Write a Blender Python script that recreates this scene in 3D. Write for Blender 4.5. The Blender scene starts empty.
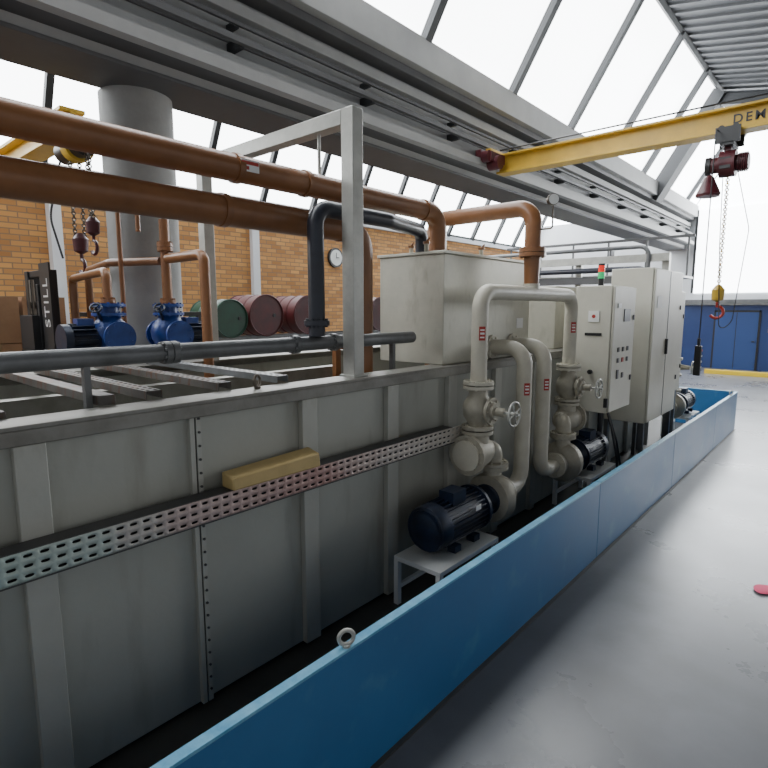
import bpy, bmesh, math, random
from mathutils import Vector, Matrix
random.seed(4)
V=Vector
COL=bpy.context.scene.collection
# ------------------------------------------------------------------ materials
def mat(name,c,rough=.5,metal=0.,c2=None,nscale=3.,namt=.5,bump=0.,c3=None,spec=.5,emit=None,es=0,streak=.35,c3r=(.54,.74)):
    m=bpy.data.materials.new(name);m.use_nodes=True
    nt=m.node_tree;N=nt.nodes;L=nt.links
    b=N['Principled BSDF']
    b.inputs['Base Color'].default_value=(*c,1);b.inputs['Roughness'].default_value=rough
    b.inputs['Metallic'].default_value=metal
    b.inputs['Specular IOR Level'].default_value=spec
    tc=N.new('ShaderNodeTexCoord')
    if c2 is not None:
        no=N.new('ShaderNodeTexNoise');no.inputs['Scale'].default_value=nscale;no.inputs['Detail'].default_value=8
        no.inputs['Roughness'].default_value=.65
        L.new(tc.outputs['Object'],no.inputs['Vector'])
        r=N.new('ShaderNodeValToRGB');r.color_ramp.elements[0].position=.5-.28*namt-.05;r.color_ramp.elements[1].position=.5+.28*namt
        r.color_ramp.elements[0].color=(*c2,1);r.color_ramp.elements[1].color=(*c,1)
        L.new(no.outputs['Fac'],r.inputs['Fac'])
        out=r.outputs['Color']
        if c3 is not None:
            n2=N.new('ShaderNodeTexNoise');n2.inputs['Scale'].default_value=nscale*3.1;n2.inputs['Detail'].default_value=8
            mp=N.new('ShaderNodeMapping');mp.inputs['Scale'].default_value=(1,1,streak)
            L.new(tc.outputs['Object'],mp.inputs['Vector']);L.new(mp.outputs[0],n2.inputs['Vector'])
            r2=N.new('ShaderNodeValToRGB');r2.color_ramp.elements[0].position=c3r[0];r2.color_ramp.elements[1].position=c3r[1]
            L.new(n2.outputs['Fac'],r2.inputs['Fac'])
            mx=N.new('ShaderNodeMix');mx.data_type='RGBA'
            L.new(r2.outputs['Color'],mx.inputs[0]);L.new(out,mx.inputs[6]);mx.inputs[7].default_value=(*c3,1)
            out=mx.outputs[2]
        L.new(out,b.inputs['Base Color'])
        rr=N.new('ShaderNodeMapRange');rr.inputs['To Min'].default_value=max(.05,rough-.1);rr.inputs['To Max'].default_value=rough+.12
        L.new(no.outputs['Fac'],rr.inputs['Value']);L.new(rr.outputs[0],b.inputs['Roughness'])
    if bump>0:
        n3=N.new('ShaderNodeTexNoise');n3.inputs['Scale'].default_value=25;n3.inputs['Detail'].default_value=5
        L.new(tc.outputs['Object'],n3.inputs['Vector'])
        bp=N.new('ShaderNodeBump');bp.inputs['Strength'].default_value=bump;bp.inputs['Distance'].default_value=.02
        L.new(n3.outputs['Fac'],bp.inputs['Height']);L.new(bp.outputs['Normal'],b.inputs['Normal'])
    if emit:
        b.inputs['Emission Color'].default_value=(*emit,1);b.inputs['Emission Strength'].default_value=es
    return m
M={}
M['tank']=mat('tank_grey_paint',(.44,.445,.395),.45,.1,(.36,.365,.32),1.3,.9,.05,c3=(.26,.245,.20),streak=.22,c3r=(.56,.80))
M['rib']=mat('tank_rib_paint',(.47,.47,.42),.45,.1,(.40,.40,.355),2.3,.9,.05,c3=(.28,.26,.21),streak=.3,c3r=(.58,.80))
M['tank_in']=mat('tank_inside',(.03,.03,.028),.35,.2,(.018,.018,.018),3)
M['rim']=mat('rim_steel',(.30,.295,.265),.4,.3,(.15,.14,.12),4,.8,.05)
M['worn']=mat('worn_dark_steel',(.14,.135,.125),.5,.3,(.06,.052,.045),6,.9,.05,c3=(.12,.055,.03),c3r=(.52,.66))
M['galv']=mat('galvanised_steel',(.50,.50,.46),.4,.35,(.34,.34,.315),6,.7,.03)
M['boxm']=mat('stainless_brushed',(.53,.515,.43),.42,.3,(.40,.39,.33),4,.9,.06,c3=(.36,.34,.27),c3r=(.56,.8))
M['orange']=mat('copper_brown_pipe_paint',(.29,.125,.048),.34,0,(.18,.078,.032),4,.8,.02)
M['blackp']=mat('dark_navy_pipe',(.03,.035,.05),.35,0,(.018,.018,.026),5)
M['greyp']=mat('grey_pipe',(.19,.195,.20),.36,.3,(.11,.115,.115),4)
M['whitep']=mat('offwhite_pipe_paint',(.60,.57,.47),.4,0,(.46,.43,.35),6,.8,.02)
M['cast']=mat('cast_valve_cream',(.48,.45,.36),.5,.15,(.30,.275,.22),8,.8,.1)
M['cab']=mat('cabinet_light_grey',(.63,.61,.52),.42,0,(.55,.53,.45),2)
M['motor']=mat('dark_blue_motor',(.010,.022,.055),.42,.1,(.008,.010,.016),9)
M['bluem']=mat('blue_pump_paint',(.022,.07,.30),.34,0,(.015,.04,.17),5)
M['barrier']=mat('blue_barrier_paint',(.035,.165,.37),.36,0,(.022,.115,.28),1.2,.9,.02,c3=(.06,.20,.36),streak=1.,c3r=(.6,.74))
M['bartop']=mat('blue_barrier_lit_edge',(.20,.46,.62),.4,0,(.06,.25,.43),9,.7)  # lighter blue puts the light on the barrier's top into its colour
M['dark']=mat('dark_rubber',(.015,.015,.016),.5)
M['black']=mat('black_paint',(.02,.02,.022),.4)
M['panel']=mat('grey_display_panel',(.22,.23,.24),.3)
M['yellow']=mat('crane_yellow',(.68,.44,.05),.4,0,(.52,.33,.04),3)
M['block']=mat('tan_block',(.56,.42,.18),.6,0,(.42,.30,.12),8,.9,.06)
M['maroon']=mat('hoist_maroon',(.10,.015,.022),.4,0,(.05,.008,.012),7)
M['red']=mat('red_paint',(.40,.03,.02),.4)
M['chain']=mat('chain_steel',(.12,.10,.08),.4,.7)
M['brass']=mat('chain_yellow_zinc',(.42,.24,.06),.4,.5)
M['conc']=mat('column_concrete_paint',(.37,.37,.355),.7,0,(.27,.27,.26),2.5,.7,.1)
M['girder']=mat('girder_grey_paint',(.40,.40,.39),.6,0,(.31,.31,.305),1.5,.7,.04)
M['girdd']=mat('girder_shade_and_dark_steel',(.11,.11,.112),.6,0,(.08,.08,.082),2)  # girder tone darkened for its shaded underside; also plain dark rails and beams
M['ceil']=mat('roof_deck_grey',(.10,.103,.11),.7,0,(.075,.078,.083),1)
M['white']=mat('white_paint',(.75,.76,.74),.5)
M['wallw']=mat('white_wall_plaster',(.78,.80,.82),.7,0,(.70,.72,.76),.8)
M['wallb']=mat('blue_wall_paint',(.020,.048,.165),.4,0,(.015,.035,.13),1)
M['doorb']=mat('blue_door_paint',(.025,.06,.19),.4)
M['redd']=mat('drum_maroon',(.085,.012,.014),.4,0,(.05,.008,.010),5)
M['greend']=mat('drum_green',(.010,.06,.035),.4,0,(.01,.04,.025),5)
M['card']=mat('cardboard',(.38,.22,.12),.8,0,(.30,.17,.09),4)
M['wood']=mat('pallet_wood',(.4,.27,.14),.8,0,(.25,.16,.08),9)
M['tan']=mat('tray_edge',(.08,.08,.08),.5,.3)
M['label']=mat('label_white',(.8,.8,.78),.5)
M['yl']=mat('kerb_yellow',(.80,.56,.03),.5)
M['gr']=mat('green_lens',(.02,.35,.10),.2,emit=(.05,.8,.3),es=.4)
M['rl']=mat('red_lens',(.7,.03,.02),.2,emit=(1,.05,.03),es=.5)
M['pink']=mat('pink_rag_cloth',(.75,.10,.20),.8)
M['truck']=mat('truck_grey',(.022,.022,.023),.45)
M['trucko']=mat('truck_orange',(.6,.2,.03),.5)
M['frame']=mat('window_frame_dark',(.03,.032,.035),.6)
def sky_mat(name,s,c=(.94,.975,1)):
    m=bpy.data.materials.new(name);m.use_nodes=True;nt=m.node_tree
    b=nt.nodes['Principled BSDF'];b.inputs['Base Color'].default_value=(.8,.85,.9,1);b.inputs['Roughness'].default_value=.3
    b.inputs['Emission Color'].default_value=(*c,1);b.inputs['Emission Strength'].default_value=s
    return m
M['sky']=sky_mat('daylit_glazing',9.5)
M['skyside']=sky_mat('gable_glazing_and_wall_glow',11)  # glows for the gable glazing and for the added end wall panel
M['floor']=mat('sealed_concrete_floor',(.145,.150,.162),.28,0,(.085,.088,.095),.8,.9,.02,c3=(.105,.108,.115),streak=1.,c3r=(.46,.64))
M['pit']=mat('dark_pit_floor',(.08,.078,.07),.45,0,(.04,.04,.037),2.5,.8,.05)  # dark mottled tone for the floor between barrier and tank
def brick_mat():
    m=bpy.data.materials.new('tan_brickwork');m.use_nodes=True;nt=m.node_tree;N=nt.nodes;L=nt.links
    b=N['Principled BSDF'];b.inputs['Roughness'].default_value=.8
    tc=N.new('ShaderNodeTexCoord');sp=N.new('ShaderNodeSeparateXYZ');cb=N.new('ShaderNodeCombineXYZ')
    L.new(tc.outputs['Object'],sp.inputs[0]);L.new(sp.outputs['Y'],cb.inputs['X']);L.new(sp.outputs['Z'],cb.inputs['Y'])
    br=N.new('ShaderNodeTexBrick');br.inputs['Scale'].default_value=1
    br.inputs['Brick Width'].default_value=.30;br.inputs['Row Height'].default_value=.10;br.inputs['Mortar Size'].default_value=.011
    br.inputs['Color1'].default_value=(.66,.34,.11,1);br.inputs['Color2'].default_value=(.38,.17,.055,1);br.inputs['Mortar'].default_value=(.26,.17,.10,1)
    br.inputs['Bias'].default_value=-.05
    L.new(cb.outputs[0],br.inputs['Vector']);L.new(br.outputs['Color'],b.inputs['Base Color'])
    bp=N.new('ShaderNodeBump');bp.inputs['Strength'].default_value=.3;bp.invert=True
    L.new(br.outputs['Fac'],bp.inputs['Height']);L.new(bp.outputs['Normal'],b.inputs['Normal'])
    return m
M['brick']=brick_mat()
def tray_mat():
    m=bpy.data.materials.new('worn_tray_paint');m.use_nodes=True;nt=m.node_tree;N=nt.nodes;L=nt.links
    b=N['Principled BSDF'];b.inputs['Roughness'].default_value=.42;b.inputs['Metallic'].default_value=.2
    tc=N.new('ShaderNodeTexCoord');sp=N.new('ShaderNodeSeparateXYZ');L.new(tc.outputs['Object'],sp.inputs[0])
    no=N.new('ShaderNodeTexNoise');no.inputs['Scale'].default_value=5
    L.new(tc.outputs['Object'],no.inputs['Vector'])
    ad=N.new('ShaderNodeMath');ad.operation='MULTIPLY_ADD';ad.inputs[1].default_value=.5
    L.new(no.outputs['Fac'],ad.inputs[0]);L.new(sp.outputs['Y'],ad.inputs[2])
    mr=N.new('ShaderNodeMapRange');mr.inputs['From Min'].default_value=0.;mr.inputs['From Max'].default_value=4.2
    L.new(ad.outputs[0],mr.inputs['Value'])
    r=N.new('ShaderNodeValToRGB');e=r.color_ramp.elements
    e[0].position=.10;e[0].color=(.40,.51,.46,1);e[1].position=1;e[1].color=(.60,.57,.50,1)
    for p,c in ((.26,(.45,.51,.47,1)),(.36,(.50,.40,.37,1)),(.58,(.46,.28,.25,1)),(.72,(.58,.51,.46,1))):
        x=e.new(p);x.color=c
    L.new(mr.outputs[0],r.inputs['Fac']);L.new(r.outputs['Color'],b.inputs['Base Color'])
    return m
M['tray']=tray_mat()

# ------------------------------------------------------------------ mesh builder
def basis(ax):
    ax=V(ax).normalized();return V((0,0,1)).rotation_difference(ax).to_matrix().to_4x4()
class MB:
    def __init__(s,*ms): s.bm=bmesh.new();s.ms=[M[k] for k in ms];s.i=0
    def m(s,i): s.i=i;return s
    def _t(s,vs):
        fs=set()
        for v in vs:
            for f in v.link_faces: fs.add(f)
        for f in fs:f.material_index=s.i
    def box(s,c,sz,rot=None):
        mt=Matrix.Translation(V(c))@(rot.to_4x4() if rot else Matrix())@Matrix.Diagonal((sz[0],sz[1],sz[2],1))
        r=bmesh.ops.create_cube(s.bm,size=1,matrix=mt);s._t(r['verts']);return s
    def bb(s,a,b):
        a,b=V(a),V(b);return s.box((a+b)/2,[abs(q) for q in (b-a)])
    def cyl(s,p,q,r,r2=None,seg=24):
        p,q=V(p),V(q);d=q-p
        mt=Matrix.Translation((p+q)/2)@basis(d)
        R=bmesh.ops.create_cone(s.bm,cap_ends=True,segments=seg,radius1=r,radius2=r if r2 is None else r2,depth=d.length,matrix=mt)
        s._t(R['verts']);return s
    def sph(s,c,r,sc=(1,1,1),seg=16):
        mt=Matrix.Translation(V(c))@Matrix.Diagonal((sc[0],sc[1],sc[2],1))
        R=bmesh.ops.create_uvsphere(s.bm,u_segments=seg,v_segments=seg//2+2,radius=r,matrix=mt);s._t(R['verts']);return s
    def rings(s,rings,closed=False,cap=True):
        vs=[[s.bm.verts.new(p) for p in rg] for rg in rings];n=len(vs[0]);k=len(vs)
        for a in range(k if closed else k-1):
            A,B=vs[a],vs[(a+1)%k]
            for j in range(n):
                f=s.bm.faces.new((A[j],A[(j+1)%n],B[(j+1)%n],B[j]));f.material_index=s.i
        if cap and not closed:
            for rg in (vs[0][::-1],vs[-1]):
                f=s.bm.faces.new(rg);f.material_index=s.i
        return s
    def tube(s,pts,r,R=.15,seg=20,closed=False):
        pts=[V(p) for p in pts];P=fillet(pts,R) if R>0 else pts
        t0=(P[1]-P[0]).normalized();u=t0.orthogonal().normalized();rg=[]
        for i,p in enumerate(P):
            if closed: t=(P[(i+1)%len(P)]-P[i-1]).normalized()
            elif i==0:t=t0
            elif i==len(P)-1:t=(P[i]-P[i-1]).normalized()
            else:t=((P[i+1]-P[i]).normalized()+(P[i]-P[i-1]).normalized()).normalized()
            u=(u-t*u.dot(t)).normalized();w=t.cross(u)
            rg.append([p+(u*math.cos(a)+w*math.sin(a))*r for a in [2*math.pi*j/seg for j in range(seg)]])
        return s.rings(rg,closed=closed)
    def torus(s,c,ax,R,r,seg=28,rs=8,sy=1.):
        B=basis(ax).to_3x3();c=V(c)
        P=[c+B@V((math.cos(a)*R,math.sin(a)*R*sy,0)) for a in [2*math.pi*j/seg for j in range(seg)]]
        return s.tube(P,r,0,rs,closed=True)
    def lathe(s,c,ax,prof,seg=28):
        B=basis(ax).to_3x3();c=V(c)
        return s.rings([[c+B@V((math.cos(a)*r,math.sin(a)*r,h)) for a in [2*math.pi*j/seg for j in range(seg)]] for r,h in prof])
    def flange(s,c,ax,r,t=.025,n=8,br=.011,bc=.8):
        c=V(c);ax=V(ax).normalized();s.cyl(c-ax*t/2,c+ax*t/2,r,seg=28);B=basis(ax).to_3x3()
        for j in range(n):
            a=2*math.pi*(j+.5)/n;p=c+B@V((math.cos(a)*r*bc,math.sin(a)*r*bc,0))
            s.cyl(p-ax*(t/2+.012),p+ax*(t/2+.012),br,seg=6)
        return s
    def wheel(s,c,ax,R,r=.009):
        s.torus(c,ax,R,r);B=basis(ax).to_3x3();c=V(c)
        for j in range(4):
            a=math.pi/2*j+.4;s.cyl(c,c+B@V((math.cos(a)*R,math.sin(a)*R,0)),r*.8,seg=8)
        a=V(ax).normalized();s.cyl(c-a*.02,c+a*.02,R*.22,seg=12);return s
    def done(s,name,parent=None,origin=None,bevel=0,label=None,cat=None,kind=None,group=None,ang=35):
        me=bpy.data.meshes.new(name)
        bmesh.ops.recalc_face_normals(s.bm,faces=s.bm.faces)
        if origin is None:
            xs=[v.co for v in s.bm.verts]
            mn=V([min(c[k] for c in xs) for k in range(3)]);mx=V([max(c[k] for c in xs) for k in range(3)])
            origin=V(((mn.x+mx.x)/2,(mn.y+mx.y)/2,mn.z))
        origin=V(origin)
        for v in s.bm.verts:v.co-=origin
        s.bm.to_mesh(me);s.bm.free()
        for m_ in s.ms:me.materials.append(m_)
        me.polygons.foreach_set('use_smooth',[True]*len(me.polygons));me.set_sharp_from_angle(angle=math.radians(ang))
        o=bpy.data.objects.new(name,me);COL.objects.link(o)
        put(o,origin,parent)
        if bevel:
            b=o.modifiers.new('bevel','BEVEL');b.width=bevel;b.segments=2;b.limit_method='ANGLE';b.angle_limit=math.radians(50)
        tag(o,label,cat,kind,group);return o
WO={}
def put(o,origin,parent):
    WO[o.name]=V(origin)
    if parent is not None:
        o.parent=parent;o.location=V(origin)-WO[parent.name]
    else:o.location=origin
def tag(o,label=None,cat=None,kind=None,group=None):
    if label:o['label']=label
    if cat:o['category']=cat
    if kind:o['kind']=kind
    if group:o['group']=group
def fillet(pts,R,n=8):
    out=[pts[0]]
    for i in range(1,len(pts)-1):
        a,b,c=pts[i-1],pts[i],pts[i+1];d1=(b-a).normalized();d2=(c-b).normalized();th=d1.angle(d2)
        if th<.02: out.append(b);continue
        r=min(R,.48*min((b-a).length,(c-b).length)/math.tan(th/2)) if th<3 else R
        st=b-d1*r*math.tan(th/2);cen=b+(d2-d1).normalized()*r/math.cos(th/2);ax=d1.cross(d2).normalized()
        for k in range(n+1):
            out.append(cen+Matrix.Rotation(th*k/n,3,ax)@(st-cen))
    out.append(pts[-1]);return out
def empty(name,loc,label,cat,group=None,parent=None):
    o=bpy.data.objects.new(name,None);o.empty_display_size=.2;COL.objects.link(o);put(o,loc,parent);tag(o,label,cat,None,group);return o
def text(name,body,size,loc,rot,matk,parent=None,ext=.002,label=None,sp=1.,ax='CENTER',off=.01):
    cu=bpy.data.curves.new(name,'FONT');cu.body=body;cu.size=size;cu.extrude=ext;cu.offset=size*off;cu.space_character=sp;cu.align_x=ax;cu.align_y='CENTER'
    t=bpy.data.objects.new('tmp',cu);COL.objects.link(t);bpy.context.view_layer.update()
    me=bpy.data.meshes.new_from_object(t.evaluated_get(bpy.context.evaluated_depsgraph_get()))
    bpy.data.objects.remove(t);me.materials.clear();me.materials.append(M[matk])
    o=bpy.data.objects.new(name,me);COL.objects.link(o);put(o,loc,parent);o.rotation_euler=rot
    if label:o['label']=label
    return o

# ================================================================== ROOM
XW=-11.5; YF=23.0
MB('floor').bb((-12,-6,-.15),(9,YF+.3,0)).done('floor',kind='structure',label='grey sealed concrete workshop floor')
MB('brick').bb((XW-.3,-6,0),(XW,YF,4.6)).done('wall_left',origin=(XW,0,0),kind='structure',label='tan and orange brick wall of the workshop')
w=MB('wallb','wallw')
w.m(0).bb((XW,YF,0),(9,YF+.3,2.3)).m(1).bb((XW,YF,2.3),(9,YF+.3,5.75))
w.done('wall_far',kind='structure',label='white wall with dark blue painted lower half')
def prism(mb,poly,y0,y1):
    a=[V((x,y0,z)) for x,z in poly];b=[V((x,y1,z)) for x,z in poly];mb.rings([a,b])
g=MB('skyside','frame');g.bb((-4.9,YF-.04,2.75),(8,YF-.01,5.75)).m(1)  # added glowing panel that gives the white end wall its glare
for x in (-4.9,-1.7,1.5,4.7): g.bb((x-.04,YF-.07,2.75),(x+.04,YF-.001,5.75))
g.done('wall_glow_panel',kind='structure',label='added glowing panel for the glare of the white end wall')
g=MB('skyside','frame');prism(g,[(-5.1,5.76),(-3.5,8.3),(8,6.0),(8,5.76)],YF+.05,YF+.15)
g.done('window_3',kind='structure',label='bright glazed gable above the far wall')
g=MB('skyside');prism(g,[(-11.5,5.76),(-11.3,5.8),(-9.2,9.6),(-6.2,5.76)],YF+.05,YF+.15);g.done('window_4',kind='structure',label='bright glazed gable of the adjoining bay')
MB('frame').tube([(-5.1,18,5.45),(-3.55,18,8.1)],.32,0,4).done('trim_5',kind='structure',label='thick dark sloping roof rafter')
MB('frame').tube([(-3.7,18,7.9),(8,18,5.7)],.2,0,4).done('trim_6',kind='structure',label='dark roof rafter under the roof deck')

def glazing(name,p0,p1,y0,y1,pitch,mk,lab,wd=.05,hb=(0.01,.99)):
    mb=MB(mk,'frame');a=V((p0[0],0,p0[1]));b=V((p1[0],0,p1[1]));d=(b-a).normalized();n=V((d.z,0,-d.x))
    def q(s_,off,y):
        p=a+d*s_+n*off;return V((p.x,y,p.z))
    Lg=(b-a).length
    mb.m(0).rings([[q(0,-.03,y0),q(Lg,-.03,y0),q(Lg,0,y0),q(0,0,y0)],[q(0,-.03,y1),q(Lg,-.03,y1),q(Lg,0,y1),q(0,0,y1)]])
    mb.m(1)
    y=y0
    while y<=y1:
        mb.rings([[q(0,0.001,y-wd),q(0,.12,y-wd),q(0,.12,y+wd),q(0,0.001,y+wd)],[q(Lg,0.001,y-wd),q(Lg,.12,y-wd),q(Lg,.12,y+wd),q(Lg,0.001,y+wd)]])
        y+=pitch
    for f in hb:
        s_=Lg*f
        mb.rings([[q(s_-.05,0.001,y0),q(s_-.05,.08,y0),q(s_+.05,.08,y0),q(s_+.05,0.001,y0)],[q(s_-.05,0.001,y1),q(s_-.05,.08,y1),q(s_+.05,.08,y1),q(s_+.05,0.001,y1)]])
    mb.done(name,kind='structure',label=lab)
glazing('window_1',(-5.1,5.78),(-3.6,8.25),-6,YF,2.5,'sky','steep sawtooth roof glazing with dark mullions',.07)
glazing('window_2',(XW,4.75),(-9.2,9.2),-6,YF,1.6,'sky','steep sawtooth roof glazing above the brick wall',.06,(.01,.45,.99))
c=MB('ceil');c.rings([[V((-3.6,-6,8.27)),V((8,-6,6.0)),V((8,-6,6.15)),V((-3.6,-6,8.42))],[V((-3.6,YF,8.27)),V((8,YF,6.0)),V((8,YF,6.15)),V((-3.6,YF,8.42))]])
c.rings([[V((-9.2,-6,9.25)),V((-6.2,-6,5.8)),V((-6.2,-6,5.95)),V((-9.2,-6,9.4))],[V((-9.2,YF,9.25)),V((-6.2,YF,5.8)),V((-6.2,YF,5.95)),V((-9.2,YF,9.4))]])
y=-5.8
while y<YF-.2:
    c.rings([[V((-3.5,y,8.20)),V((8,y,5.95)),V((8,y,6.02)),V((-3.5,y,8.27))],[V((-3.5,y+.12,8.20)),V((8,y+.12,5.95)),V((8,y+.12,6.02)),V((-3.5,y+.12,8.27))]]);y+=.4
c.done('ceiling',kind='structure',label='dark grey corrugated sawtooth roof deck')
# valley girder
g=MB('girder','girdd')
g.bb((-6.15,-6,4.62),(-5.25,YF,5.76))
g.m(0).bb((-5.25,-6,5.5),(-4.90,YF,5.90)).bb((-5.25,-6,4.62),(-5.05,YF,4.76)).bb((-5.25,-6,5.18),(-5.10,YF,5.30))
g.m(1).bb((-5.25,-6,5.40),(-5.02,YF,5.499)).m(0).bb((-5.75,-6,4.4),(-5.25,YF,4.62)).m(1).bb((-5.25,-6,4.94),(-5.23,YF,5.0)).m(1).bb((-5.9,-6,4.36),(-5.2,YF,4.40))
g.done('trim_1',kind='structure',label='deep grey valley beam carrying the crane runway',bevel=.008)
MB('wallw').bb((XW,-6,4.6),(XW+.12,YF,4.75)).done('trim_2',kind='structure',label='pale sill on top of the brick wall')
MB('yl').bb((-3.9,20.9,0),(6,21.05,.14)).done('trim_3',kind='structure',label='yellow painted kerb on the floor')
MB('pit').bb((-4.7,-2,0),(-1.56,11.5,.006)).done('trim_4',kind='structure',label='dark mottled floor inside the spill barrier')
def door(nm,x0,x1,lab):
    d=MB('doorb','black').bb((x0,YF-.06,0),(x1,YF,2.05));d.m(1).bb((x0-.06,YF-.04,0),(x0,YF,2.12)).bb((x1,YF-.04,0),(x1+.06,YF,2.12)).bb((x0-.06,YF-.04,2.05),(x1+.06,YF,2.12)).bb((x1-.15,YF-.12,1.0),(x1-.06,YF-.06,1.04)).bb(((x0+x1)/2-.01,YF-.063,0.02),((x0+x1)/2+.01,YF-.06,2.04))
    d.done(nm,kind='structure',label=lab)
door('door_1',-4.05,-2.75,'dark blue steel double door with black frame')
door('door_2',-1.75,-.6,'dark blue steel double door with black frame')

def rail(x,z,r,nm,lab,cat,n=14):
    b=MB('girdd','frame').bb((x-r,-5.5,z-r),(x+r,YF-.3,z+r));b.m(1)
    for i in range(n): b.bb((x-r*1.3,-4.5+i*2-.03,z-r*1.6),(-5.25,-4.5+i*2+.03,z+r*1.6))
    b.done(nm,label=lab,cat=cat)
rail(-4.99,4.88,.030,'conductor_rail','dark conductor rail on the face of the valley beam','conduit')
rail(-5.08,5.08,.018,'cable_conduit','thin dark conduit on the face of the valley beam','conduit')
b=MB('girder','girdd').bb((-5.02,-5.5,4.50),(-4.90,YF-.3,4.61)).m(1).bb((-5.25,-5.5,4.5),(-5.02,YF-.3,4.56));b.done('crane_rail',label='grey crane runway rail bolted under the valley beam',cat='crane rail')

# ================================================================== TANK
XT=-2.57;XB=-4.6;ZR=1.727;TY0=-1.6;TY1=9.0
T=empty('process_tank',((XT+XB)/2,3,0),'long grey painted steel process tank with ribbed sides','tank')
MB('tank').bb((XT-.03,TY0,.03),(XT,TY1,ZR-.08)).done('side_panel',T,bevel=.004)
MB('tank').bb((XB,TY0,.03),(XB+.03,TY1,ZR-.08)).done('side_panel',T)
MB('tank').bb((XB+.03,TY0,.03),(XT-.03,TY0+.03,ZR-.08)).done('end_panel',T)
MB('tank').bb((XB+.03,TY1-.03,.03),(XT-.03,TY1,ZR-.08)).done('end_panel',T)
MB('tank_in').bb((XB+.03,TY0+.03,.03),(XT-.03,TY1-.03,1.25)).done('shade_fill',T,label='dark fill standing for the shade inside the tank')  # near-black block puts the shade inside the open tank into colour
rm=MB('rim')
rm.bb((XT-.16,TY0,ZR-.02),(XT+.05,TY1,ZR)).bb((XT+.03,TY0,ZR-.085),(XT+.05,TY1,ZR-.02))
rm.bb((XB-.05,TY0,ZR-.02),(XB+.16,TY1,ZR)).bb((XB-.05,TY0,ZR-.085),(XB-.03,TY1,ZR-.02))
rm.bb((XB+.16,TY0,ZR-.02),(XT-.16,TY0+.12,ZR)).bb((XB+.16,TY1-.12,ZR-.02),(XT-.16,TY1,ZR))
rm.done('rim',T,bevel=.004)
for y in (-.85,-.1,.66,2.17,2.97,3.74,4.5,5.3,6.1,6.9,7.7,8.5):
    MB('rib').bb((XT,y-.06,.03),(XT+.045,y+.06,ZR-.085)).done('rib',T,bevel=.004)
sm=MB('rib','tan').bb((XT,1.375,.03),(XT+.03,1.40,ZR-.085)).bb((XT,1.410,.03),(XT+.03,1.437,ZR-.085))
sm.m(1)
for i in range(22): sm.cyl((XT+.03,1.424,.1+i*.073),(XT+.038,1.424,.1+i*.073),.007,seg=6)
sm.bb((XT,1.400,.03),(XT+.02,1.410,ZR-.085))
sm.done('bolted_seam',T)

def strip(mb,o,du,dv,nu,nv,pu,pv,hu,hv):
    o,du,dv=V(o),V(du).normalized(),V(dv).normalized()
    for i in range(nu):
        for j in range(nv):
            c=o+du*(i+.5)*pu+dv*(j+.5)*pv
            out=[(1,0),(1,1),(0,1),(-1,1),(-1,0),(-1,-1),(0,-1),(1,-1)]
            a=[mb.bm.verts.new(c+du*x*pu/2+dv*y*pv/2) for x,y in out]
            k=.72;b=[mb.bm.verts.new(c+du*(x*hu*(k if x and y else 1))+dv*(y*hv*(.9 if x and y else 1))) for x,y in out]
            for q in range(8):
                f=mb.bm.faces.new((a[q],a[(q+1)%8],b[(q+1)%8],b[q]));f.material_index=mb.i
    return mb
TR=empty('cable_tray',(-2.5,1,1.08),'long perforated cable tray with worn green and red paint','cable tray')
s_=MB('tray');strip(s_,(-2.42,-1.3,1.115),(0,1,0),(0,0,1),85,3,.06,.042,.018,.0065)
bmesh.ops.remove_doubles(s_.bm,verts=s_.bm.verts,dist=.0005)
so=s_.done('perforated_side',TR,origin=(-2.42,0,1.115));md=so.modifiers.new('sol','SOLIDIFY');md.thickness=.002
MB('tan').bb((-2.52,-1.3,1.238),(-2.421,3.59,1.243)).bb((-2.43,-1.3,1.108),(-2.416,3.79,1.115)).bb((-2.52,-1.3,1.11),(-2.43,3.59,1.114)).done('top_shelf',TR,label='dark flanges of the tray')
MB('black').bb((-2.445,-1.3,1.116),(-2.438,3.59,1.237)).done('shade_backing',TR,label='black backing for the shade inside the tray')  # black sheet puts the tray's inner shade behind the slots
for y in (-.4,1.0,2.5,3.5): MB('tan').bb((-2.525,y-.02,1.13),(-2.446,y+.02,1.235)).done('bracket',TR)
b=MB('block');b.rings([[V((-2.515,yy,1.244)),V((-2.40,yy,1.244)),V((-2.41,yy,1.244+h2)),V((-2.515,yy,1.244+h3))] for yy,h2,h3 in ((1.53,.066,.085),(2.14,.082,.105))])
b.done('tan_block',label='long yellowish tan wedge block lying on the cable tray',cat='block',bevel=.008)

def channel(y,x0,x1,lab,mk='galv'):
    s_=MB(mk);strip(s_,(x0,y-.04,ZR+.045),(1,0,0),(0,1,0),int((x1-x0)/.06),2,.06,.04,.018,.009)
    bmesh.ops.remove_doubles(s_.bm,verts=s_.bm.verts,dist=.0005)
    n=int((x1-x0)/.06)*.06
    s_.bb((x0,y-.043,ZR+.001),(x0+n,y-.04,ZR+.045)).bb((x0,y+.04,ZR+.001),(x0+n,y+.043,ZR+.045))
    return s_.done('slotted_channel',label=lab,cat='steel channel',group='slotted channels laid across the tank')
for y in (1.30,1.72,2.14): channel(y,-4.55,-2.72,'worn slotted steel channel lying across the open tank','worn' if y<2 else 'greyp')
MB('worn').bb((-4.55,1.02,ZR+.001),(-2.74,1.10,ZR+.05)).done('support_bar',label='dark steel angle bar lying across the open tank',cat='bar',bevel=.004)
MB('rim').bb((-3.75,-1.4,ZR-.16),(-3.65,3.5,ZR-.06)).done('inner_beam',T)
MB('worn').bb((-4.55,.55,ZR+.001),(-2.74,.64,ZR+.03)).done('support_bar',label='dark flat steel bar lying across the open tank',cat='bar',bevel=.004)
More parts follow.
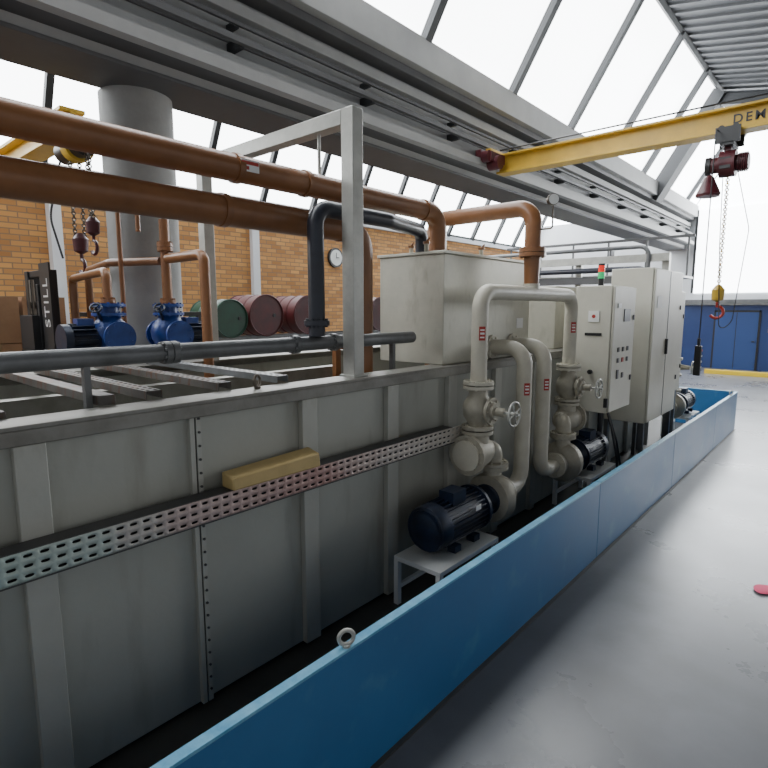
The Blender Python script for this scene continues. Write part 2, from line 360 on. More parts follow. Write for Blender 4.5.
e_=MB('chain').torus((-2.66,1.88,ZR+.045),(1,.5,0),.035,.008).cyl((-2.66,1.88,ZR),(-2.66,1.88,ZR+.012),.02);e_.done('lifting_eye',label='steel lifting eye on the tank rim',cat='eye bolt')

P=empty('pipe_support_frame',(-2.66,2.69,ZR),'pale grey square-tube portal frame spanning the tank','frame')
MB('galv').bb((-2.71,2.64,ZR),(-2.60,2.74,3.50)).done('post',P,bevel=.005)
MB('galv').bb((-4.55,2.64,ZR),(-4.45,2.74,3.50)).done('post',P,bevel=.005)
MB('galv').bb((-4.45,2.64,3.40),(-2.71,2.74,3.50)).done('crossbar',P,bevel=.005)
MB('galv').bb((-2.725,2.62,ZR),(-2.585,2.76,ZR+.012)).done('foot_plate',P)
MB('galv').cyl((-2.98,2.69,3.14),(-2.98,2.69,3.40),.012).done('hanger_rod',P)

def pipe_thing(name,pts,r,R,mk,lab,flanges=(),fr=1.6,extra=None,couplings=()):
    root=empty(name,V(pts[0]),lab,'pipe')
    MB(mk).tube(pts,r,R).done('pipe_run',root)
    for p,ax in flanges: MB(mk).flange(p,ax,r*fr,.035).done('flange',root)
    for p,ax in couplings:
        p,ax=V(p),V(ax);MB(mk).cyl(p-ax*.02,p+ax*.02,r*1.1).done('weld_collar',root)
    return root
p1=pipe_thing('orange_pipe',[(-2.98,-1.4,3.05),(-2.98,4.12,3.05),(-2.98,4.12,2.667)],.082,.16,'orange','large orange-brown pipe running above the tank into the steel box',couplings=[((-2.98,2.0,3.05),(0,1,0)),((-2.98,2.55,3.05),(0,1,0)),((-2.98,3.9,3.05),(0,1,0))])
MB('label','red').box((-2.898,2.05,3.06),(.004,.13,.07)).m(1).box((-2.8955,2.05,3.075),(.004,.12,.02)).box((-2.8955,2.02,3.045),(.004,.04,.02)).done('pipe_label',p1,label='small white and red sticker')
MB('orange').flange((-2.98,4.12,2.70),(0,0,1),.13,.03).done('flange',p1)
p2=pipe_thing('orange_pipe',[(-2.99,-1.4,2.79),(-2.99,3.12,2.79),(-2.99,3.12,1.3)],.092,.17,'orange','thick orange-brown pipe running over the tank and bending down into it',couplings=[((-2.99,1.9,2.79),(0,1,0)),((-2.99,2.9,2.79),(0,1,0))])
p3=pipe_thing('orange_pipe',[(-3.44,4.68,1.3),(-3.44,4.68,3.10),(-2.32,4.68,3.10),(-2.32,4.68,2.66)],.075,.15,'orange','orange-brown pipe crossing over the steel box to the pump manifold',flanges=[((-2.32,4.68,2.68),(0,0,1)),((-2.32,4.68,2.72),(0,0,1))])
MB('orange').cyl((-2.32,4.68,2.66),(-2.32,4.68,2.421),.075,.066).done('reducer',p3)
gz=MB('chain','white').tube([(-2.25,4.68,2.9),(-2.14,4.68,2.9),(-2.14,4.68,3.10)],.008,.02,8);gz.cyl((-2.15,4.665,3.14),(-2.12,4.64,3.14),.05);gz.m(1).cyl((-2.12,4.641,3.14),(-2.115,4.636,3.14),.044);gz.done('pressure_gauge',p3,label='small round gauge on a thin tube')
p4=pipe_thing('dark_pipe',[(-2.785,2.47,2.01),(-2.785,2.47,2.86),(-2.785,3.2,2.86),(-2.94,3.83,2.86),(-2.94,3.83,2.667)],.056,.12,'blackp','dark navy pipe looping from grey pipe up to steel box',flanges=[((-2.785,2.47,2.10),(0,0,1))],fr=1.55)
p5=pipe_thing('grey_pipe',[(-2.82,-1.4,1.96),(-2.82,3.55,1.96)],.048,0,'greyp','long grey steel pipe lying along the top of the tank',flanges=[((-2.82,2.3,1.96),(0,1,0)),((-2.82,1.45,1.96),(0,1,0)),((-2.82,1.41,1.96),(0,1,0)),((-2.82,2.65,1.96),(0,1,0))],fr=1.3)
for y in (-.6,1.0,3.3): MB('greyp').bb((-2.84,y-.015,ZR-.05),(-2.80,y+.015,1.925)).done('pipe_saddle',p5)
p6=pipe_thing('brown_pipe',[(-3.7,3.4,1.86),(-3.32,3.4,1.86)],.03,0,'orange','short brown pipe stub on top of the tank')
MB('orange').bb((-3.6,3.37,ZR-.3),(-3.55,3.43,1.84)).done('pipe_saddle',p6)

B=empty('header_box',(-2.95,4.45,ZR),'brushed pale metal header box standing on the tank','metal box')
MB('boxm').bb((-3.3,3.69,ZR),(-2.6,5.22,2.64)).done('body',B,bevel=.006)
MB('boxm').bb((-3.32,3.67,2.64),(-2.58,5.24,2.665)).done('lid',B,bevel=.004)
for i,(x,y) in enumerate(((-3.15,3.95),(-2.85,3.78),(-2.75,4.5))):
    v_=MB('cast','orange').cyl((x,y,2.665),(x,y,2.74),.018,seg=12).m(1).cyl((x,y,2.74),(x,y,2.76),.03,seg=12).cyl((x,y,2.76),(x+.05,y-.03,2.78),.008,seg=8)
    v_.done('vent_valve',B,label='small brass vent valve')
MB('label').bb((-2.6,4.95,2.0),(-2.596,5.08,2.1)).done('sticker',B)
MB('boxm').bb((-4.3,6.0,ZR),(-2.66,8.6,2.45)).done('tank_cover',label='grey sheet metal cover on the far part of the tank',cat='cover',bevel=.01)

# ================================================================== PUMPS
def motor_mesh(mb,x,z,y0,y1,r,s):
    mb.m(0).cyl((x,y0,z),(x,y1,z),r*.86)
    for j in range(28):
        a=2*math.pi*j/28;c_=V((x+math.cos(a)*r*.93,(y0*.45+y1*.55),z+math.sin(a)*r*.93))
        mb.box(c_,(r*.16,abs(y1-y0)*.74,.006),Matrix.Rotation(-a,3,'Y'))
    mb.lathe((x,y0,z),(0,s,0),[(r*.6,-.01),(r*.95,.02),(r*1.0,.05),(r*1.0,abs(y1-y0)*.2),(r*.86,abs(y1-y0)*.2+.01)])
    mb.cyl((x,y1-s*.03,z),(x,y1,z),r*1.05)
    ym=(y0+y1)/2
    mb.box((x+.02,ym,z+r*1.05),(.13,.17,.10))
    for q in (-1,1):
        for w_ in (-1,1): mb.box((x+q*r*.75,ym+w_*.13,z-r*.9),(.07,.08,r*.28))
def pump(yn,s,lab,mk='motor'):
    x=-2.25;z=.60
    Y=lambda d:yn+s*d
    root=empty('centrifugal_pump',(x,yn-s*.3,.38),lab,'pump')
    mb=MB(mk,'label');motor_mesh(mb,x,z,Y(-.78),Y(-.12),.175,s);mb.m(1).box((x+.162,Y(-.3),z+.08),(.004,.07,.04));mb.done('motor',root)
    MB(mk).lathe((x,Y(-.12),z),(0,s,0),[(.16,0),(.12,.05),(.10,.12),(.11,.2),(.15,.22)]).done('bearing_bracket',root)
    v_=MB('cast').lathe((x,Y(.09),z),(0,s,0),[(.13,0),(.20,.01),(.215,.05),(.215,.12),(.18,.16),(.10,.18),(.085,.25)])
    v_.cyl((x,Y(.18),z+.1),(x,Y(.18),z+.27),.085,.07);v_.flange((x,Y(.18),z+.27),(0,0,1),.13,.028).flange((x,Y(.35),z),(0,1,0),.13,.024)
    v_.done('volute',root,label='cream painted cast pump housing')
    return root
def stand(yn,s):
    x0,x1=-2.45,-2.03;ya,yb=sorted((yn-s*.88,yn-s*.08))
    root=empty('pump_stand',(-2.24,(ya+yb)/2,0),'white painted steel stand under a pump motor','stand',group='pump stands')
    MB('white').bb((x0,ya,.35),(x1,yb,.385)).done('top_plate',root,bevel=.003)
    for x in (x0+.02,x1-.02):
        for y in (ya+.02,yb-.02): MB('white').bb((x-.02,y-.02,0.006),(x+.02,y+.02,.35)).done('leg',root)
    for x in (x0,x1-.03): MB('white').bb((x,ya+.04,.12),(x+.03,yb-.04,.15)).done('cross_rail',root)
YA,YB_=3.77,5.57
pump(YA,1,'dark blue electric pump on a white stand beside the tank');stand(YA,1)
pump(YB_,-1,'dark blue electric pump beside the control cabinets');stand(YB_,-1)
pump(9.9,-1,'dark blue electric pump at the far end of the barrier');stand(9.9,-1)
D=empty('discharge_manifold',(-2.3,4.67,.9),'off-white painted pump discharge pipework with valves','pipework')
xc=-2.3;xp=-2.25;zh=2.33
MB('whitep').tube([(xc,YA,1.60),(xc,YA,zh),(xc,YB_,zh),(xc,YB_,1.60)],.066,.14).done('header_pipe',D)
MB('whitep').cyl((-2.32,4.68,2.33),(-2.32,4.68,2.42),.075).done('branch_tee',D)
def sticker(y,x,z,r,par,h=.11):
    d=V((.75,-.66,0)).normalized();rot=Matrix.Rotation(math.atan2(d.y,d.x),3,'Z');c_=V((x,y,z))+d*(r+.001)
    k_=MB('red','label').box(c_,(.006,.05,h),rot).m(1).box(c_+d*.0035,(.002,.035,h*.14),rot).box(c_+d*.0035+V((0,0,h*.25)),(.002,.035,h*.1),rot).box(c_+d*.0035-V((0,0,h*.28)),(.002,.035,h*.1),rot)
    k_.done('pipe_label',par,label='small red and white pipe sticker')
for yn,s in ((YA,1),(YB_,-1)):
    for zz in (1.60,1.565): MB('whitep').flange((xc,yn,zz),(0,0,1),.125,.026).done('flange',D)
    vb=MB('cast').lathe((xc,yn,1.22),(0,0,1),[(.08,0),(.08,.05),(.115,.10),(.125,.16),(.115,.22),(.08,.27),(.08,.33)])
    vb.flange((xc,yn,1.235),(0,0,1),.13,.028)
    vb.cyl((xc,yn,1.38),(xc+.17,yn,1.38),.095,.065).flange((xc+.13,yn,1.38),(1,0,0),.11,.024,6).cyl((xc+.17,yn,1.38),(xc+.25,yn,1.38),.035)
    vo=vb.done('gate_valve',D)
    MB('galv').wheel((-1.97,yn,1.38),(1,0,0),.095).cyl((xc+.25,yn,1.38),(-1.93,yn,1.38),.011,seg=10).done('handwheel',vo,label='bare metal handwheel')
    cv=MB('cast','whitep').flange((xc,yn,1.195),(0,0,1),.13,.028).cyl((xc,yn,1.18),(xc,yn,1.02),.095)
    cv.lathe((xc,yn-s*.13,1.02),(0,s,0),[(.11,0),(.128,.02),(.128,.16),(.10,.26),(.075,.3)])
    cv.flange((xc,yn-s*.14,1.02),(0,1,0),.165,.034,10).m(1).cyl((xc,yn-s*.155,1.02),(xc,yn-s*.175,1.02),.125)
    cv.m(0).tube([(xc,yn+s*.1,1.02),(xp,yn+s*.18,1.02),(xp,yn+s*.18,.915)],.078,.08);cv.flange((xp,yn+s*.18,.899),(0,0,1),.13,.026)
    cv.done('check_valve',D,label='cast cream check valve with round cover')
    sticker(yn,xc,2.0,.066,D)
for yn,s,ys in ((YA,1,4.47),(YB_,-1,4.87)):
    S=empty('suction_pipe',(-2.25,ys,.6),'off-white S-curved suction pipe from header box to pump','pipe',group='pump suction pipes')
    MB('whitep').tube([(-2.598,ys,1.84),(-2.25,ys,1.84),(-2.25,ys,.60),(-2.25,yn+s*.39,.60)],.07,.16).done('pipe_run',S)
    MB('whitep').flange((-2.25,yn+s*.377,.60),(0,1,0),.13,.022).done('flange',S)
    MB('whitep').flange((-2.585,ys,1.84),(1,0,0),.11,.022).done('flange',S)
    sticker(ys,-2.25,1.48,.07,S)
S=empty('discharge_pipe',(-2.25,9.72,.9),'off-white vertical pump pipe with handwheel valve','pipe')
MB('whitep').tube([(-2.25,9.72,.885),(-2.25,9.72,1.95),(-2.60,9.72,1.95)],.07,.14).done('pipe_run',S)
MB('cast').lathe((-2.25,9.72,1.1),(0,0,1),[(.12,0),(.12,.03),(.09,.06),(.11,.15),(.09,.24),(.12,.27),(.12,.3)]).cyl((-2.25,9.72,1.25),(-2.02,9.72,1.25),.06,.03).done('gate_valve',S)
MB('galv').wheel((-1.98,9.72,1.25),(1,0,0),.1).done('handwheel',S)

# ================================================================== CABINETS
def cabinet(name,x0,x1,y0,y1,z0,z1,lab,legs=True):
    root=empty(name,((x0+x1)/2,(y0+y1)/2,0),lab,'cabinet')
    MB('cab').bb((x0,y0,z0),(x1-.03,y1,z1)).done('body',root,bevel=.008)
    d=MB('cab').bb((x1-.028,y0+.012,z0+.012),(x1,y1-.012,z1-.012)).done('door',root,bevel=.008)
    for f in (.25,.75): MB('black').bb((x1+.001,y1-.09,z0+(z1-z0)*f-.03),(x1+.014,y1-.06,z0+(z1-z0)*f+.03)).done('lock',d)
    if legs:
        for x in (x0+.03,x1-.06):
            for y in (y0+.04,y1-.04): MB('greyp').bb((x-.025,y-.025,0.006),(x+.025,y+.025,z0)).done('leg',root)
    else:
        for z in (z0+.15,z0+.55): MB('greyp').bb((XT+.051,y0+.14,z),(x0,y1-.14,z+.05)).done('mounting_bracket',root)
    return root,d
CA,dA=cabinet('control_cabinet',-2.42,-2.0,5.98,6.70,1.05,2.44,'light grey electrical control cabinet with switches and stickers',False)
st=[(6.08,2.2,.10,.05,'label'),(6.3,2.05,.2,.14,'panel'),(6.15,1.72,.05,.05,'black'),(6.15,1.60,.05,.05,'black'),(6.3,1.72,.05,.05,'black'),(6.3,1.6,.05,.05,'red'),(6.15,1.42,.06,.1,'black'),(6.32,1.42,.05,.06,'black'),(6.45,1.72,.05,.05,'black'),(6.45,1.6,.05,.05,'black')]
for y,z,w_,h_,k in st: MB(k).bb((-1.999,y,z),(-1.99,y+w_,z+h_)).done({'label':'sticker','panel':'display_panel'}.get(k,'switch'),CA)
MB('label','red').bb((-2.27,5.968,2.05),(-2.15,5.979,2.17)).m(1).cyl((-2.21,5.969,2.11),(-2.21,5.962,2.11),.02).done('warning_sticker',CA)
MB('black').bb((-2.3,5.968,1.9),(-2.12,5.979,1.93)).done('sticker',CA)
MB('black').bb((-2.05,5.95,1.12),(-2.01,5.979,1.22)).done('cable_gland',CA)
MB('black').cyl((-2.22,5.979,1.5),(-2.22,5.95,1.5),.025).done('main_switch',CA)
CB,dB=cabinet('control_cabinet',-2.46,-1.93,7.18,8.5,.75,2.69,'tall light grey double electrical cabinet beside the tank')
MB('black').bb((-1.9295,7.835,.77),(-1.926,7.845,2.67)).done('door_seam',CB)
MB('black').bb((-1.93,7.78,1.6),(-1.90,7.81,1.8)).done('handle',CB)
MB('label').bb((-1.9295,7.3,2.2),(-1.925,7.5,2.35)).done('sticker',CB)
CC,dC=cabinet('control_cabinet',-2.5,-2.05,8.75,9.25,.95,2.45,'narrow grey electrical cabinet at the end of the tank')
bc=empty('signal_beacon',(-2.2,6.1,2.44),'small stacked signal light with red and green lenses','signal light')
MB('black').cyl((-2.2,6.1,2.44),(-2.2,6.1,2.52),.03).cyl((-2.2,6.1,2.66),(-2.2,6.1,2.68),.035).done('base',bc)
MB('gr').cyl((-2.2,6.1,2.52),(-2.2,6.1,2.59),.035).done('green_lens',bc)
MB('rl').cyl((-2.2,6.1,2.59),(-2.2,6.1,2.66),.035).done('red_lens',bc)
for pts,r in (([(-2.03,6.05,1.045),(-1.97,6.02,.9),(-1.90,6.05,.55),(-1.93,6.2,.02)],.014),([(-2.10,6.25,1.045),(-2.0,6.3,.7),(-1.93,6.5,.02)],.012),([(-2.30,6.6,1.045),(-2.30,6.6,.01)],.03)):
    MB('black').tube(pts,r,.12,8).done('power_cable',label='black power cable hanging below the control cabinet',cat='cable')

# ================================================================== BARRIER
BR=empty('spill_barrier',(-1.58,6,0),'long blue painted sheet steel spill barrier along the pumps','barrier')
ys=[-1.9,-.2,4.65,7.15,9.6,11.46]
for a,b_ in zip(ys[:-1],ys[1:]):
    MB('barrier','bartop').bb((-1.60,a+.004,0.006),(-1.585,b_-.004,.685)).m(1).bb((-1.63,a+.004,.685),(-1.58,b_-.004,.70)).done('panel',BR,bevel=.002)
for y in ys[1:-1]: MB('barrier').bb((-1.66,y-.02,.006),(-1.601,y+.02,.68)).done('joint_post',BR)
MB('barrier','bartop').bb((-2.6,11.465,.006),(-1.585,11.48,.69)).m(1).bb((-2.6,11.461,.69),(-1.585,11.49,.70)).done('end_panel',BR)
for y in (1.56,10.9): MB('galv').torus((-1.60,y,.745),(1,-.6,0),.034,.010).cyl((-1.60,y,.70),(-1.60,y,.712),.018).done('lifting_eye',BR,label='steel ring eye bolt')

# ================================================================== CRANE
C=empty('overhead_crane',(-1.5,8.5,4.6),'yellow single-girder overhead crane spanning the bay','crane')
MB('yellow').bb((-4.88,8.4,4.44),(5.2,8.66,4.47)).bb((-4.88,8.5,4.47),(5.2,8.56,4.72)).bb((-4.88,8.4,4.72),(5.2,8.66,4.75)).done('girder',C,bevel=.004)
MB('maroon','yellow').bb((-4.99,7.9,4.62),(-4.88,9.2,4.74)).m(1).bb((-4.98,8.2,4.745),(-4.87,8.85,4.82)).done('end_carriage',C,bevel=.01)
MB('maroon').cyl((-4.86,8.15,4.55),(-4.66,8.15,4.55),.11).cyl((-4.86,7.95,4.62),(-4.74,7.95,4.62),.09).bb((-4.86,7.95,4.56),(-4.72,8.4,4.7)).done('travel_drive',C,label='dark red travel motor')
text('lettering','DEMAG',.155,(-1.50,8.494,4.60),(math.radians(90),0,0),'black',C,label='black lettering on the girder',sp=1.28,ax='LEFT',off=.012)
MB('black').tube([(-4.8,8.38,4.80),(5,8.38,4.80)],.012,0,8).done('festoon_cable',C)
H=empty('chain_hoist',(-1.52,8.48,4.2),'dark red electric chain hoist hanging from the crane girder','hoist')
MB('black').bb((-1.66,8.36,4.30),(-1.38,8.39,4.50)).bb((-1.66,8.67,4.30),(-1.38,8.70,4.50)).bb((-1.6,8.36,4.27),(-1.44,8.70,4.31)).cyl((-1.6,8.39,4.49),(-1.6,8.43,4.49),.04).cyl((-1.44,8.39,4.49),(-1.44,8.43,4.49),.04).done('trolley',H)
hb=MB('maroon','black').cyl((-1.74,8.5,4.06),(-1.28,8.5,4.06),.10).cyl((-1.60,8.5,4.06),(-1.42,8.5,4.06),.165).bb((-1.56,8.46,4.2),(-1.48,8.56,4.27))
for i in range(5): hb.cyl((-1.39+i*.022,8.5,4.06),(-1.38+i*.022,8.5,4.06),.12)
hb.m(1).cyl((-1.76,8.5,4.06),(-1.70,8.5,4.06),.115).bb((-1.58,8.34,3.98),(-1.46,8.38,4.12));hb.done('hoist_body',H)
MB('maroon').lathe((-1.70,8.42,3.66),(0,0,1),[(.14,0),(.15,.03),(.06,.24),(.03,.27)],12).done('chain_bag',H,label='dark red tapered chain container')
def chain(mb,x,y,z0,z1,step=.045,r=.02):
    z=z0;k=0
    while z>z1:
        mb.torus((x,y,z),(1,0,0) if k%2 else (0,1,0),r*.7,r*.28,8,5);z-=step*.62;k+=1
    return mb
chain(MB('brass'),-1.50,8.5,3.92,2.42,.05,.028).done('load_chain',H)
def hook(mb,x,y,z,sc=1.):
    mb.lathe((x,y,z),(0,0,1),[(.01*sc,0),(.045*sc,.02*sc),(.05*sc,.1*sc),(.02*sc,.14*sc)],12)
    mb.m(len(mb.ms)-1)
    pts=[V((x,y,z))]+[V((x+math.sin(a)*.05*sc,y,z-.085*sc+math.cos(a)*.05*sc)) for a in [i*.35 for i in range(0,13)]]
    mb.tube(pts,.012*sc,0,8);return mb
hook(MB('yellow','red'),-1.50,8.5,2.28,1.6).done('hook',H,label='yellow hook block with red hook')
MB('black').tube([(-1.4,8.45,4.0),(-1.20,8.4,3.2),(-1.30,8.4,2.0),(-1.44,8.4,1.9),(-1.52,8.45,3.0),(-1.55,8.45,3.95)],.006,.3,6).done('control_cable',H)
PD=empty('pendant_controller',(-1.62,8.2,1.30),'black push-button crane pendant hanging on its cable','pendant')
MB('black').bb((-1.66,8.17,1.30),(-1.58,8.23,1.70)).cyl((-1.62,8.2,1.70),(-1.62,8.2,1.80),.02).done('body',PD,bevel=.01)
MB('black').tube([(-1.62,8.2,1.80),(-1.62,8.2,4.44),(-1.62,8.40,4.46)],.008,.05,6).done('cable',PD)
for i in range(4): MB('red' if i==0 else 'label').cyl((-1.579,8.2,1.64-i*.075),(-1.57,8.2,1.64-i*.075),.014,seg=10).done('button',PD)

C2=empty('overhead_crane',(-8.8,2.35,4.2),'yellow crane girder in the adjoining bay','crane')
MB('yellow').bb((XW+.05,2.25,4.02),(-6.5,2.5,4.06)).bb((XW+.05,2.35,4.06),(-6.5,2.40,4.26)).bb((XW+.05,2.25,4.26),(-6.5,2.5,4.30)).done('girder',C2,bevel=.004)
H2=empty('chain_hoist',(-6.45,2.35,3.9),'black and yellow chain hoist with hanging chains','hoist')
MB('black','yellow').cyl((-6.75,2.36,3.88),(-6.2,2.36,3.88),.12).m(1).cyl((-6.48,2.36,3.88),(-6.34,2.36,3.88),.15).m(0).bb((-6.58,2.25,3.98),(-6.52,2.5,4.018)).done('hoist_body',H2)
for x,y,z in ((-6.48,2.30,2.85),(-6.44,2.38,2.85),(-6.18,2.36,3.05),(-6.12,2.36,3.05)): chain(MB('chain'),x,y,3.80,z,.05,.026).done('load_chain',H2)
hook(MB('maroon'),-6.46,2.34,2.78,1.6).done('hook',H2)
hook(MB('maroon'),-6.15,2.36,2.95,1.4).done('hook',H2)
MB('black').tube([(-6.7,2.3,3.85),(-6.9,2.2,3.2),(-6.75,2.25,2.75)],.012,.3,8).done('control_cable',H2)

# ================================================================== LEFT BACKGROUND
MB('conc').cyl((-5.9,2.78,0),(-5.9,2.78,4.36),.355,seg=40).done('concrete_column',label='thick round pale grey building column',cat='column')
MB('wallw').bb((XW,8.05,0),(XW+.12,8.25,4.6)).done('wall_duct',label='pale vertical duct on the brick wall',cat='duct')
MB('wallw').bb((XW,3.6,0),(XW+.2,3.8,4.6)).done('wall_duct',label='pale vertical duct on the brick wall',cat='duct')
ck=empty('wall_clock',(XW+.05,10.9,3.62),'round white wall clock with black rim on the brick wall','clock')
MB('black').cyl((XW,10.9,3.62),(XW+.08,10.9,3.62),.27,seg=32).done('rim',ck)
MB('white').cyl((XW+.08,10.9,3.62),(XW+.085,10.9,3.62),.22,seg=32).done('dial',ck)
MB('black').box((XW+.09,10.9,3.68),(.004,.018,.15)).box((XW+.09,10.95,3.62),(.004,.12,.02)).done('hands',ck)
RK=empty('drum_rack',(-9.0,7.6,0),'grey steel rack carrying drums','rack')
for x in (-9.35,-8.65): MB('greyp').bb((x-.03,5.0,1.58),(x+.03,10.4,1.66)).done('rail',RK)
for y in (5.05,7.7,10.35):
    for x in (-9.35,-8.65): MB('greyp').bb((x-.03,y-.03,0),(x+.03,y+.03,1.58)).done('leg',RK)
for y,k,lab,r in ((5.55,'greend','green steel drum lying on a rack',.35),(6.33,'redd','dark red steel drum lying on a rack',.40),(7.38,'redd','dark red steel drum lying on a rack',.40),(9.6,'redd','dark red steel drum lying on a rack',.40)):
    d=MB(k,'black').lathe((-9.45,y,1.66+r),(1,0,0),[(r*.9,.02),(r*.97,0),(r,.01),(r,.03),(r*.96,.04),(r*.96,.3),(r*1.0,.32),(r*.96,.34),(r*.96,.6),(r,.62),(r*.96,.64),(r*.96,.86),(r,.87),(r,.89),(r*.97,.9),(r*.93,.89),(r*.92,.87)],32)
    d.m(1).cyl((-8.58,y+.18,1.66+r),(-8.565,y+.18,1.66+r),.035,seg=12);d.done('steel_drum',label=lab,cat='drum',group='drums on the rack')
MB('greyp').bb((-5.4,1.4,0),(-4.72,3.6,1.72)).done('pump_plinth',label='grey steel plinth behind the tank',cat='plinth',bevel=.01)
def bluepump(x,y,lab,s=-1):
    r=empty('blue_pump',(x,y,1.72),lab,'pump')
    b_=MB('bluem').lathe((x,y,1.72),(0,0,1),[(.14,0),(.14,.04),(.09,.05),(.13,.13),(.16,.19),(.17,.26),(.15,.33),(.10,.38),(.085,.44),(.085,.52)])
    b_.flange((x,y,1.72+.425),(0,0,1),.14,.025).flange((x,y,1.72+.505),(0,0,1),.14,.025);b_.done('casing',r)
    m_=MB('bluem');m_.cyl((x-.2,y,1.95),(x+.2,y,1.95),.085);m_.flange((x+.2,y,1.95),(1,0,0),.135).flange((x-.2,y,1.95),(1,0,0),.135).done('side_branch',r)
    m2=MB('motor','bluem');m2.m(0).cyl((x,y+s*.12,1.93),(x,y+s*.34,1.93),.115)
    for j in range(18):
        a=2*math.pi*j/18;m2.box((x+math.cos(a)*.125,y+s*.24,1.93+math.sin(a)*.125),(.03,.18,.008),Matrix.Rotation(-a,3,'Y'))
    m2.m(0).cyl((x,y+s*.34,1.93),(x,y+s*.40,1.93),.135).m(1).bb((x-.05,y+s*.15,2.03),(x+.05,y+s*.28,2.11));m2.done('motor',r)
    MB('motor').wheel((x+.14,y-.16,2.20),(.6,-.5,.6),.045,.008).cyl((x+.05,y-.08,2.08),(x+.14,y-.16,2.20),.012,seg=8).done('handwheel',r)
    return r
bluepump(-5.0,2.0,'blue pump with finned motor behind the tank',-1);bluepump(-5.0,2.55,'blue pump connected to orange pipes behind the tank',1)
def sp_(pts,r,lab,fl=()):
    return pipe_thing('orange_pipe',pts,r,.08,'orange',lab,flanges=fl)
q=sp_([(-5.0,2.55,2.242),(-5.0,2.55,3.02)],.045,'vertical orange pipe rising from the blue pump',[((-5.0,2.55,2.262),(0,0,1)),((-5.0,2.55,2.75),(0,0,1)),((-5.0,2.55,2.79),(0,0,1))])
MB('chain').cyl((-5.0,2.55,3.02),(-5.0,2.55,3.10),.02,seg=10).cyl((-5.06,2.55,3.10),(-4.94,2.55,3.10),.01,seg=8).done('vent_tap',q)
sp_([(-4.955,2.55,2.66),(-4.32,2.55,2.66),(-4.32,2.55,1.26)],.045,'orange pipe bending down into the tank',[])
sp_([(-6.35,2.35,1.6),(-6.35,2.35,2.60),(-5.6,2.28,2.64),(-5.045,2.52,2.64)],.038,'thin orange pipe behind the tank',[])
sp_([(-6.2,2.14,1.6),(-6.2,2.14,2.50),(-5.0,2.0,2.52),(-5.0,2.0,2.24)],.038,'thin orange pipe behind the tank',[((-5.0,2.0,2.262),(0,0,1))])
sp_([(-5.3,2.26,1.72),(-5.3,2.26,3.15),(-5.12,2.36,3.15),(-5.12,2.36,2.9)],.022,'thin orange pipe loop beside the column',[])
F=empty('forklift',(-6.75,2.8,0),'black and orange forklift truck parked behind the tank','forklift')
mm=MB('truck')
for x in (-7.03,-6.47): mm.bb((x-.05,1.95,.1),(x+.05,2.07,2.6))
for z in (.3,1.3,1.95,2.2,2.53): mm.bb((-7.0,1.97,z),(-6.5,2.03,z+.07))
for x in (-6.9,-6.6): mm.bb((x-.03,1.92,.2),(x+.03,1.96,2.45))
mm.done('mast',F,bevel=.005)
MB('truck').bb((-7.0,1.85,1.75),(-6.58,1.92,2.12)).bb((-7.0,1.84,1.68),(-6.5,1.92,1.74)).bb((-6.95,.95,1.68),(-6.85,1.88,1.72)).bb((-6.65,.95,1.68),(-6.55,1.88,1.72)).done('fork_carriage',F)
MB('chain').cyl((-6.68,1.91,2.13),(-6.68,1.91,2.5),.015,seg=8).done('lift_chain',F)
MB('chain').cyl((-6.82,1.91,2.13),(-6.82,1.91,2.5),.015,seg=8).done('lift_chain',F)
MB('trucko','truck').bb((-7.15,2.4,.25),(-6.4,4.1,1.05)).m(1).bb((-7.15,3.5,1.05),(-6.4,4.1,1.2)).done('chassis',F,bevel=.05)
og=MB('truck')
for x in (-7.1,-6.45):
    for y in (2.45,3.7): og.bb((x-.03,y-.03,1.04),(x+.03,y+.03,2.1))
og.bb((-7.13,2.42,2.1),(-6.42,3.73,2.15));og.done('overhead_guard',F)
for x in (-7.15,-6.4):
    for y,r in ((2.35,.28),(3.75,.24)): MB('dark').cyl((x-.08,y,r),(x+.08,y,r),r).done('wheel',F)
MB('truck').bb((-6.52,1.93,1.6),(-6.22,1.948,2.66)).done('mast_cover',F)
text('lettering','STILL',.20,(-6.35,1.927,2.25),(math.radians(90),math.radians(-90),0),'label',F,label='pale lettering on the mast',ext=.001,sp=1.12,off=0)
pl=MB('wood')
for i in range(5): pl.bb((-8.4+i*.22,1.5,.11),(-8.28+i*.22,2.5,.135))
for y in (1.5,1.95,2.4): pl.bb((-8.4,y,0),(-7.4,y+.1,.11))
pl.done('pallet',label='wooden pallet under stacked cartons',cat='pallet')
for z in (.136,.69,1.24,1.79):
    for y in (1.52,2.02):
        t_=MB('card','wood').bb((-8.3,y,z),(-7.5,y+.46,z+.54)).m(1).bb((-8.301,y+.2,z+.541),(-7.499,y+.26,z+.543)).bb((-7.5,y+.2,z+.38),(-7.498,y+.26,z+.54))
        t_.done('cardboard_box',label='brown cardboard carton stacked on a pallet',cat='box',group='stacked cartons',bevel=.004)

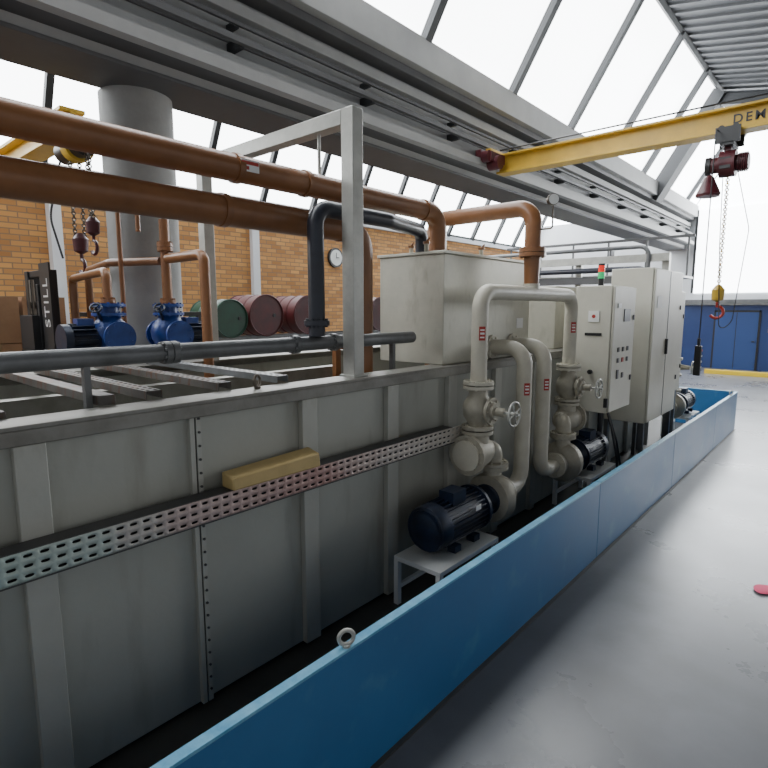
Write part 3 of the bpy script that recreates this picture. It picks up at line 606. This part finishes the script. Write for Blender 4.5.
# ================================================================== FAR BACKGROUND
R=empty('pipe_rack',(-5,14,0),'pale steel platform frame with beams across the hall','steel frame')
for x in (-7.6,-5.2,-3.3): MB('galv').bb((x-.07,12.9,0),(x+.07,13.04,3.3)).done('post',R)
for z,k in ((3.2,'galv'),(2.75,'girdd'),(2.3,'girdd')): MB(k).bb((-8.2,12.76,z),(-3.2,12.895,z+.16)).done('beam',R)
MB('galv').bb((-8.2,13.05,2.9),(-3.2,15,2.95)).done('deck',R)
for k in range(6): MB('girdd').bb((-8.1+k*.95,14.9,2.95),(-8.06+k*.95,14.94,3.9)).done('guard_post',R)
MB('girdd').bb((-8.2,14.88,3.9),(-3.2,14.96,3.96)).done('guard_rail',R)
for z,r,k,y in ((3.52,.045,'greyp',12.72),(3.05,.06,'blackp',12.69),(2.62,.04,'greyp',12.72)):
    MB(k).tube([(-7.8,y,z),(-3.6,y,z),(-3.6,y,1.6)],r,.2).done('rack_pipe',R,label='thin dark pipe carried by the frame')
for x in (-7.2,-4.4): MB('girdd').bb((x-.02,12.68,3.36),(x+.02,12.895,3.475)).done('pipe_bracket',R)
MB('greyp').bb((-5.2,YF-.25,2.35),(2,YF-.001,2.5)).done('wall_duct',label='grey duct running along the end wall above the blue paint',cat='duct')
MB('yellow').bb((-2.45,YF-.02,1.35),(-2.15,YF-.001,1.8)).done('wall_sign',label='small yellow sign on the blue wall',cat='sign')
pk=MB('pink');pk.sph((-.40,4.95,.012),.06,(1.0,1.4,.22),12);pk.sph((-.37,5.0,.014),.04,(1.2,1,.3),12);pk.done('rag',label='crumpled pink rag lying on the floor',cat='rag')

# ================================================================== LIGHT / WORLD / CAMERA
wd=bpy.data.worlds.new('world');bpy.context.scene.world=wd;wd.use_nodes=True
bg=wd.node_tree.nodes['Background'];bg.inputs['Color'].default_value=(.95,.97,1,1);bg.inputs['Strength'].default_value=.54
cam=bpy.data.cameras.new('camera');co=bpy.data.objects.new('camera',cam);COL.objects.link(co)
co.location=(0,0,2.2);co.rotation_euler=(math.radians(90-8.01),0,math.radians(41.4))
cam.sensor_width=36;cam.lens=36*540/768;cam.clip_start=.05;cam.clip_end=200
bpy.context.scene.camera=co
